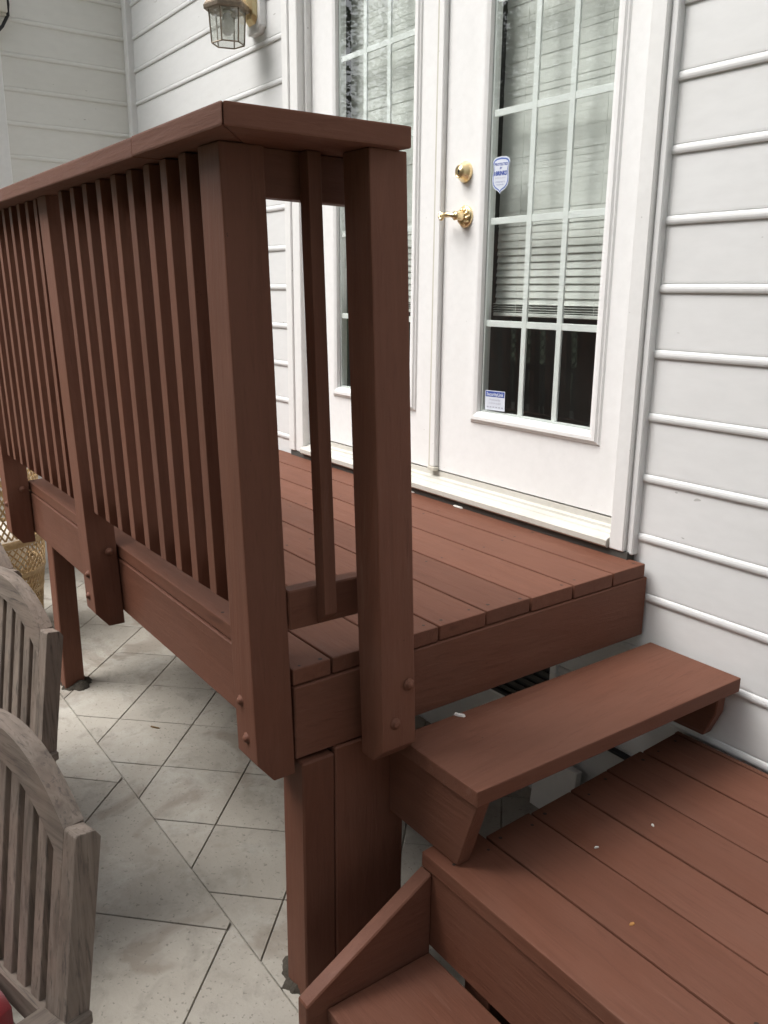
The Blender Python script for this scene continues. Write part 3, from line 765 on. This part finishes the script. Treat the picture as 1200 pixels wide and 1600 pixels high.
# ------------------------------------------------------------------ teak garden chairs
def make_chair():
    root = empty('garden_chair', (0, 0, GZ))
    W, HT = .275, .835
    yb = lambda z: .215+.150*(z-HT)           # front face of the reclined back
    def stile(s):
        x0, x1 = s*W-(.036 if s > 0 else 0), s*W+(0 if s > 0 else .036)
        d = .044
        pr = [(yb(.40)+.004, 0), (yb(.40)+.048, 0), (yb(.42)+d, .42), (yb(HT)+d, HT-.022), (yb(HT)+d-.010, HT-.006), (yb(HT)+.004, HT), (yb(HT), HT-.004), (yb(.42), .42)]
        bm = bmesh.new(); add_prism(bm, [(x0, y, z) for y, z in pr], [(x1, y, z) for y, z in pr], .003, 2)
        link('back_leg', from_bm('back_leg', bm), TKZ, root)
    stile(1); stile(-1)
    # arched top rail (front face flush with the legs)
    n = 22; ro, ri = [], []
    wi = W-.0365
    for i in range(n+1):
        t = -1+2*i/n; x = wi*t
        ro.append((x, HT-.003+.100*(1-abs(t)**2.1))); ri.append((x, HT-.072+.113*(1-abs(t)**2.1)))
    poly = ro+ri[::-1]
    bm = bmesh.new()
    A = [(x, yb(z)+.001, z) for x, z in poly]; B = [(x, yb(z)+.037, z) for x, z in poly]
    a = [bm.verts.new(p) for p in A]; b_ = [bm.verts.new(p) for p in B]; m = len(poly)
    for i in range(n):
        bm.faces.new((a[i], a[i+1], a[m-2-i], a[m-1-i])); bm.faces.new((b_[i], b_[m-1-i], b_[m-2-i], b_[i+1]))
    for i in range(m): bm.faces.new((a[i], b_[i], b_[(i+1) % m], a[(i+1) % m]))
    es = [e for e in bm.edges if len(e.link_faces) == 2 and e.calc_face_angle(0) > .6]
    bmesh.ops.bevel(bm, geom=es, offset=.004, segments=2, affect='EDGES')
    link('top_rail', from_bm('top_rail', bm), TKX, root)
    def archlow(x): t = abs(x/wi); return HT-.072+.113*(1-t**2.1)
    ns = 10; pit = (2*wi-.004)/ns
    for k in range(ns):
        x = -wi+.002+pit*(k+.5); hw = .0152; z1 = min(archlow(x-hw), archlow(x+hw))+.010; z0 = .49
        bm = bmesh.new(); bo = .009
        add_prism(bm, [(x-hw, yb(z0)+bo, z0), (x+hw, yb(z0)+bo, z0), (x+hw, yb(z0)+bo+.016, z0), (x-hw, yb(z0)+bo+.016, z0)],
                  [(x-hw, yb(z1)+bo, z1), (x+hw, yb(z1)+bo, z1), (x+hw, yb(z1)+bo+.016, z1), (x-hw, yb(z1)+bo+.016, z1)], .0018)
        link('back_slat', from_bm('back_slat', bm), TKZ, root)
    box('lower_rail', (-wi, yb(.46)+.004, .435), (wi, yb(.46)+.036, .492), TKX, root, .003)
    for s in (1, -1):
        xa = s*(W+.016); xb = s*(W-.062)
        yf = yb(.505); lo, hi = min(xa, xb), max(xa, xb)
        # arm notched round the back leg
        ol = [(s*(W-.062), -.27), (s*(W+.018), -.27), (s*(W+.022), -.1), (s*(W+.012), yf+.044), (s*(W+.0005), yf+.044), (s*(W+.0005), yf-.0015), (s*(W-.064), yf-.0015), (s*(W-.066), -.12)]
        bm = bmesh.new(); add_prism(bm, [(x, y, .488) for x, y in ol], [(x, y, .512) for x, y in ol], .003)
        link('armrest', from_bm('armrest', bm), TKY, root)
        box('front_leg', (s*(W-.018)-.02, -.255, 0), (s*(W-.018)+.02, -.213, .487), TKZ, root, .003)
        box('side_rail', (s*(W-.018)-.013, -.212, .34), (s*(W-.018)+.013, yb(.4)+.002, .40), TKY, root, .003)
    box('front_rail', (-W+.039, -.248, .34), (W-.039, -.222, .395), TKX, root, .003)
    for k in range(7):
        y = -.255+k*.060; box('seat_slat', (-W+.004, y, .401), (W-.004, y+.052, .417), TKX, root, .002)
    return root
CH = [((.188, -1.650), 15), ((-.679, -1.467), 15), ((-1.235, -1.436), 15)]
LB = ['nearest weathered teak chair with an arched slatted back and red cushion', 'weathered teak chair second from the camera, just beyond the cushioned one',
      'third weathered teak chair mostly hidden behind the arched back of another']
proto = make_chair()
chairs = []
for i, ((px, py), th) in enumerate(CH):
    c_ = proto if i == 0 else copy_tree(proto)
    a = R(th); lx, ly = .275, .215
    c_.location = (px-(lx*math.cos(a)-ly*math.sin(a)), py-(lx*math.sin(a)+ly*math.cos(a)), GZ); c_.rotation_euler = (0, 0, a)
    tag(c_, LB[i], 'chair', 'teak chairs in a row beside the deck'); chairs.append(c_)
# cushion on the nearest chair
bm = bmesh.new(); bmesh.ops.create_cube(bm, size=1)
bmesh.ops.subdivide_edges(bm, edges=bm.edges, cuts=9, use_grid_fill=True)
for v in bm.verts:
    x, y, z = v.co*2
    e = max(abs(x), abs(y)); k = (1-abs(x)**6)*(1-abs(y)**6)
    v.co = Vector((x*.185*(1-.05*abs(y)**3), y*.185*(1-.05*abs(x)**3), .050+z*(.018+.036*max(0, k)**.5)))
cu = link('seat_cushion', from_bm('seat_cushion', bm, True), M_RED); tag(cu, 'plump red seat cushion on the nearest teak chair', 'cushion')
a = R(15); cx, cy = chairs[0].location.x, chairs[0].location.y
cu.location = (cx+(-.03*math.cos(a)+.035*math.sin(a)), cy+(-.03*math.sin(a)-.035*math.cos(a)), GZ+.416); cu.rotation_euler = (0, 0, a)

# ------------------------------------------------------------------ wicker basket beyond the deck
bx, by_ = -2.95, -1.215
bas = empty('wicker_basket', (bx, by_, GZ)); tag(bas, 'tall open lattice wicker basket beyond the far deck post', 'basket')
BP = [(.245, 0), (.250, .12), (.262, .24), (.276, .33), (.284, .42), (.276, .49), (.262, .54), (.262, .60), (.272, .70), (.285, .80), (.292, .88)]
def brad(z):
    for (r0, z0), (r1, z1) in zip(BP, BP[1:]):
        if z <= z1: return r0+(r1-r0)*(z-z0)/(z1-z0)
    return BP[-1][0]
def lattice(z0, z1, turn, n, wdt):
    bm = bmesh.new()
    for sgn in (1, -1):
        for k in range(n):
            st_ = 8; pr = None
            for i in range(st_+1):
                t = i/st_; z = z0+(z1-z0)*t; a = 2*math.pi*k/n+sgn*turn*t; r = brad(z)+sgn*.0015
                ca, sa = math.cos(a), math.sin(a); tx, ty = -sa*wdt, ca*wdt
                q = (bm.verts.new((r*ca-tx, r*sa-ty, z)), bm.verts.new((r*ca+tx, r*sa+ty, z)), bm.verts.new(((r+.003)*ca+tx, (r+.003)*sa+ty, z)), bm.verts.new(((r+.003)*ca-tx, (r+.003)*sa-ty, z)))
                if pr:
                    for e in range(4): bm.faces.new((pr[e], pr[(e+1) % 4], q[(e+1) % 4], q[e]))
                pr = q
    o = link('lattice', from_bm('lattice', bm), M_CANE, bas); o['kind'] = 'stuff'
lattice(.02, .225, .55, 60, .0046); lattice(.235, .325, .16, 70, .0055); lattice(.345, .475, .40, 52, .0042); lattice(.52, .86, .8, 56, .0046)
for z, hh in ((.01, .012), (.23, .010), (.335, .012), (.495, .018), (.87, .014)):
    bm = bmesh.new(); r = brad(z)
    add_lathe(bm, [(r+.005, z-hh), (r+.008, z), (r+.005, z+hh), (r-.004, z+hh), (r-.004, z-hh), (r+.005, z-hh)], 48); link('band', from_bm('band', bm, True), M_CANE, bas)

bm = bmesh.new(); add_lathe(bm, [(0, .30), (.17, .30), (.20, .36), (.21, .46), (.19, .52), (0, .53)], 24); link('added_infill', from_bm('added_infill', bm, True), M_WHITEBIT, bas)  # white body added inside, stands in for bright patio seen through the lattice
# ------------------------------------------------------------------ things lying about
def soil(cx, cy, rx, ry, label, seedv):
    rnd = random.Random(seedv); bm = bmesh.new(); n = 64; rings = []
    ph = [rnd.uniform(0, 6.28) for _ in range(6)]
    prof = [(.55, .020), (.68, .019), (.80, .014), (.91, .007), (1.0, -.004)]
    for f, z in prof:
        ring = []
        for k in range(n):
            a = 2*math.pi*k/n; j = 1+.13*math.sin(2*a+ph[0])+.10*math.sin(5*a+ph[1])+.06*math.sin(11*a+ph[2])+rnd.uniform(-.05, .05)
            ring.append(bm.verts.new((cx+rx*f*j*math.cos(a), cy+ry*f*j*math.sin(a), GZ+z*(1+.5*math.sin(3*a+ph[3]))+(rnd.uniform(-.003, .003) if z > 0 else -.002))))
        rings.append(ring)
    for A, B in zip(rings, rings[1:]):
        for k in range(n): bm.faces.new((A[k], B[k], B[(k+1) % n], A[(k+1) % n]))
    bm.faces.new(rings[0])
    o = link('soil', from_bm('soil', bm, True), M_SOIL); tag(o, label, 'soil', None, 'stuff')
soil(-.122, -1.058, .074, .066, 'dark soil heaped round the foot of the near deck post', 3)
soil(-2.118, -1.044, .078, .072, 'dark soil round the foot of the far deck post', 4)
def chip(name, p, size, m, label, cat, seedv, th=.003, rz=None):
    rnd = random.Random(seedv); n = 7; rz = rnd.uniform(0, 6) if rz is None else rz
    pl = []
    for k in range(n):
        a = 2*math.pi*k/n; r = rnd.uniform(.7, 1.15); x, y = size[0]*r*math.cos(a), size[1]*r*math.sin(a)
        pl.append((x*math.cos(rz)-y*math.sin(rz), x*math.sin(rz)+y*math.cos(rz)))
    bm = bmesh.new(); add_prism(bm, [(x, y, 0) for x, y in pl], [(x*.8, y*.8, th*rnd.uniform(.6, 1)) for x, y in pl])
    o = link(name, from_bm(name, bm), m, None, p); tag(o, label, cat); return o
def on(y, z0): return z0+SD*y+.0005
chip('paint_flake', (.009, -.696, on(-.696, -.2195)), (.019, .006), M_WHITEBIT, 'white flake lying on the plank step near the railing post', 'flake', 1, .006, .6)
chip('paint_flake', (.377, -.410, on(-.41, LZ)), (.0055, .004), M_WHITEBIT, 'larger white speck in the middle of the lower platform', 'flake', 2)
chip('paint_flake', (.347, -.571, on(-.571, LZ)), (.007, .003), M_WHITEBIT, 'pale thin sliver on the lower platform below the step', 'flake', 3)
chip('fallen_leaf', (.542, -.693, on(-.693, LZ)), (.009, .004), M_ORANGE, 'tiny orange leaf scrap on the lower platform', 'leaf', 4)
chip('fallen_leaf', (-1.545, -.905, GZ+.001), (.022, .004), M_DRYLEAF, 'curled dry leaf on the tiles near the far post', 'leaf', 5, .006)
chip('paint_flake', (-1.05, -.028, SD*-.03+.001), (.022, .007), M_WHITEBIT, 'white paint flake on the deck under the door sill', 'flake', 6, .005, .2)
chip('paint_flake', (-.78, -.036, SD*-.03+.001), (.030, .006), M_WHITEBIT, 'long white paint sliver against the sill of the right door', 'flake', 8, .005, .05)
pb = box('scrap_board', (-.34, -.060, GZ+.001), (-.165, -.034, -.745), M_WHITEBIT, None, .002, lambda x, y, z: (x, y+(z-GZ)*.12, z)); tag(pb, 'short white board leaning on the wall under the deck, below the step', 'board')
bm = bmesh.new(); add_tube(bm, [(-1.6, -.012, -.62), (-.8, -.014, -.625), (-.2, -.012, -.612), (.3, -.013, -.62), (.9, -.012, -.62)], .010, 8)
hz = link('cable', from_bm('cable', bm, True), M_BLACK); tag(hz, 'black cable running along the wall under the deck', 'cable')

# ------------------------------------------------------------------ garden behind the camera (mirrored in the glass), and unseen trees added for shade
fn = empty('garden_fence', (-2, -6.2, GZ)); tag(fn, 'dark wooden board fence with lattice top across the garden', 'fence')
me = None
for k in range(110):
    x = -11+k*.150
    if me is None:
        o = box('fence_board', (0, 0, .05), (.120, .022, .74), M_FENCE, fn, .003); me = o.data
    else: o = link('fence_board', me, M_FENCE, fn)
    o.location = (x+2, random.uniform(-.004, .004), random.uniform(-.01, .01))
for k in range(8):
    box('fence_post', (-9.05+k*2.4, -.10, 0), (-8.95+k*2.4, -.002, 1.42), M_FENCE, fn, .004)
for z in (.2, .68, 1.30):
    box('fence_rail', (-9, -.045, z), (7.4, -.003, z+.07), M_FENCE, fn, .003)
bm = bmesh.new()
for s in (1, -1):
    k = -9.0
    while k < 7.2:
        x0, x1 = (k, k+.57) if s > 0 else (k+.57, k)
        add_tube(bm, [(x0, .006*s, .74), (x1, .006*s, 1.31)], .011, 4); k += .12
lt = link('lattice', from_bm('lattice', bm), M_FENCE, fn); lt['kind'] = 'stuff'
edg = empty('garden_edging', (-7.6, -5.6, GZ-.06)); tag(edg, 'low edging of pale upright boards in front of the garden fence', 'edging')
for k in range(16):
    o = box('edging_board', (0, 0, 0), (.20, .03, .40), M_PALE, edg, .004, lambda x, y, z: (x, y+z*.25, z)); o.location = (k*.27, 0, 0)
def tree(x, y, h, r, mi, seedv, label, lo=.30):
    rnd = random.Random(seedv); root = empty('garden_tree', (x, y, GZ)); tag(root, label, 'tree', 'trees beyond the fence')
    bm = bmesh.new()
    add_tube(bm, [(0, 0, -.1), (.06, .03, h*.25), (-.04, .05, h*.5), (.02, 0, h*.85)], [.17, .14, .10, .03], 9)
    tips = []
    for k in range(11):
        a = rnd.uniform(0, 6.28); z0 = h*rnd.uniform(max(.22, lo-.05), .7); l = r*rnd.uniform(.6, .95)
        tip = (math.cos(a)*l, math.sin(a)*l, z0+l*rnd.uniform(.2, .7)); mid = (tip[0]*.5, tip[1]*.5, z0+l*.18)
        add_tube(bm, [(0, 0, z0), mid, tip], [.06, .04, .012], 6); tips.append(tip)
    link('trunk', from_bm('trunk', bm, True), M_BARK, root)
    vs, fs = [], []
    cl = [Vector(t) for t in tips]+[Vector((rnd.gauss(0, r*.42), rnd.gauss(0, r*.42), h*rnd.uniform(lo, 1.0))) for _ in range(74)]
    for c in cl:
        cr = r*rnd.uniform(.24, .42)
        for _ in range(300):
            d = Vector((rnd.gauss(0, 1), rnd.gauss(0, 1), rnd.gauss(0, .8))).normalized()*cr*rnd.uniform(.3, 1)**.5
            p = c+d; s = rnd.uniform(.030, .058)
            u = Vector((rnd.gauss(0, 1), rnd.gauss(0, 1), rnd.gauss(0, .6))).normalized(); v = u.orthogonal().normalized()
            i = len(vs); vs += [p-u*s, p+v*s*.5, p+u*s, p-v*s*.5]; fs.append((i, i+1, i+2, i+3))
    me_ = bpy.data.meshes.new('crown'); me_.from_pydata([tuple(v) for v in vs], [], fs); link('crown', me_, M_LEAF[mi], root)
TL = ['broad dark leafed tree beyond the left half of the fence', 'tall tree beyond the middle of the fence', 'paler green tree beyond the far left end of the fence', 'bushy dark tree beyond the right part of the fence', 'tall pale tree at the left rear of the garden', 'round tree close behind the right end of the fence', 'dense dark unseen tree added for shade at the right nearest the house', 'paler unseen tree added for shade at the right side', 'slim dark unseen tree added for shade at the far right', 'slim dark unseen tree added for shade in the right rear corner', 'spreading unseen tree added at the patio edge to shade the lower platform', 'tallest dark tree standing behind the two middle trees', 'tall dark tree at the far left rear of the garden']
for i, (x, y, h, r, mi) in enumerate([(-6.2, -8.2, 6.8, 2.3, 0), (-2.6, -9.0, 7.6, 2.5, 1), (-10.0, -7.6, 6.2, 2.3, 1), (1.2, -8.4, 6.6, 2.4, 0), (-8.6, -12, 9.5, 3.0, 0), (5.0, -7.8, 6.4, 2.4, 0), (5.6, -2.6, 6.2, 2.3, 0), (5.2, -5.2, 6.8, 2.4, 1), (6.6, -4.2, 5.2, 1.6, 0), (4.2, -6.6, 5.6, 1.7, 0), (-.05, -3.85, 6.4, 1.15, 1), (-4.6, -11.6, 9.0, 3.0, 0), (-11.8, -10.5, 8.5, 3.0, 0)]):  # right-hand trees are added out of view to block sky light from there
    tree(x, y, h, r, mi, 20+i, TL[i], .52 if i == 10 else .30)  # high crown: unseen tree added to shade the lower deck
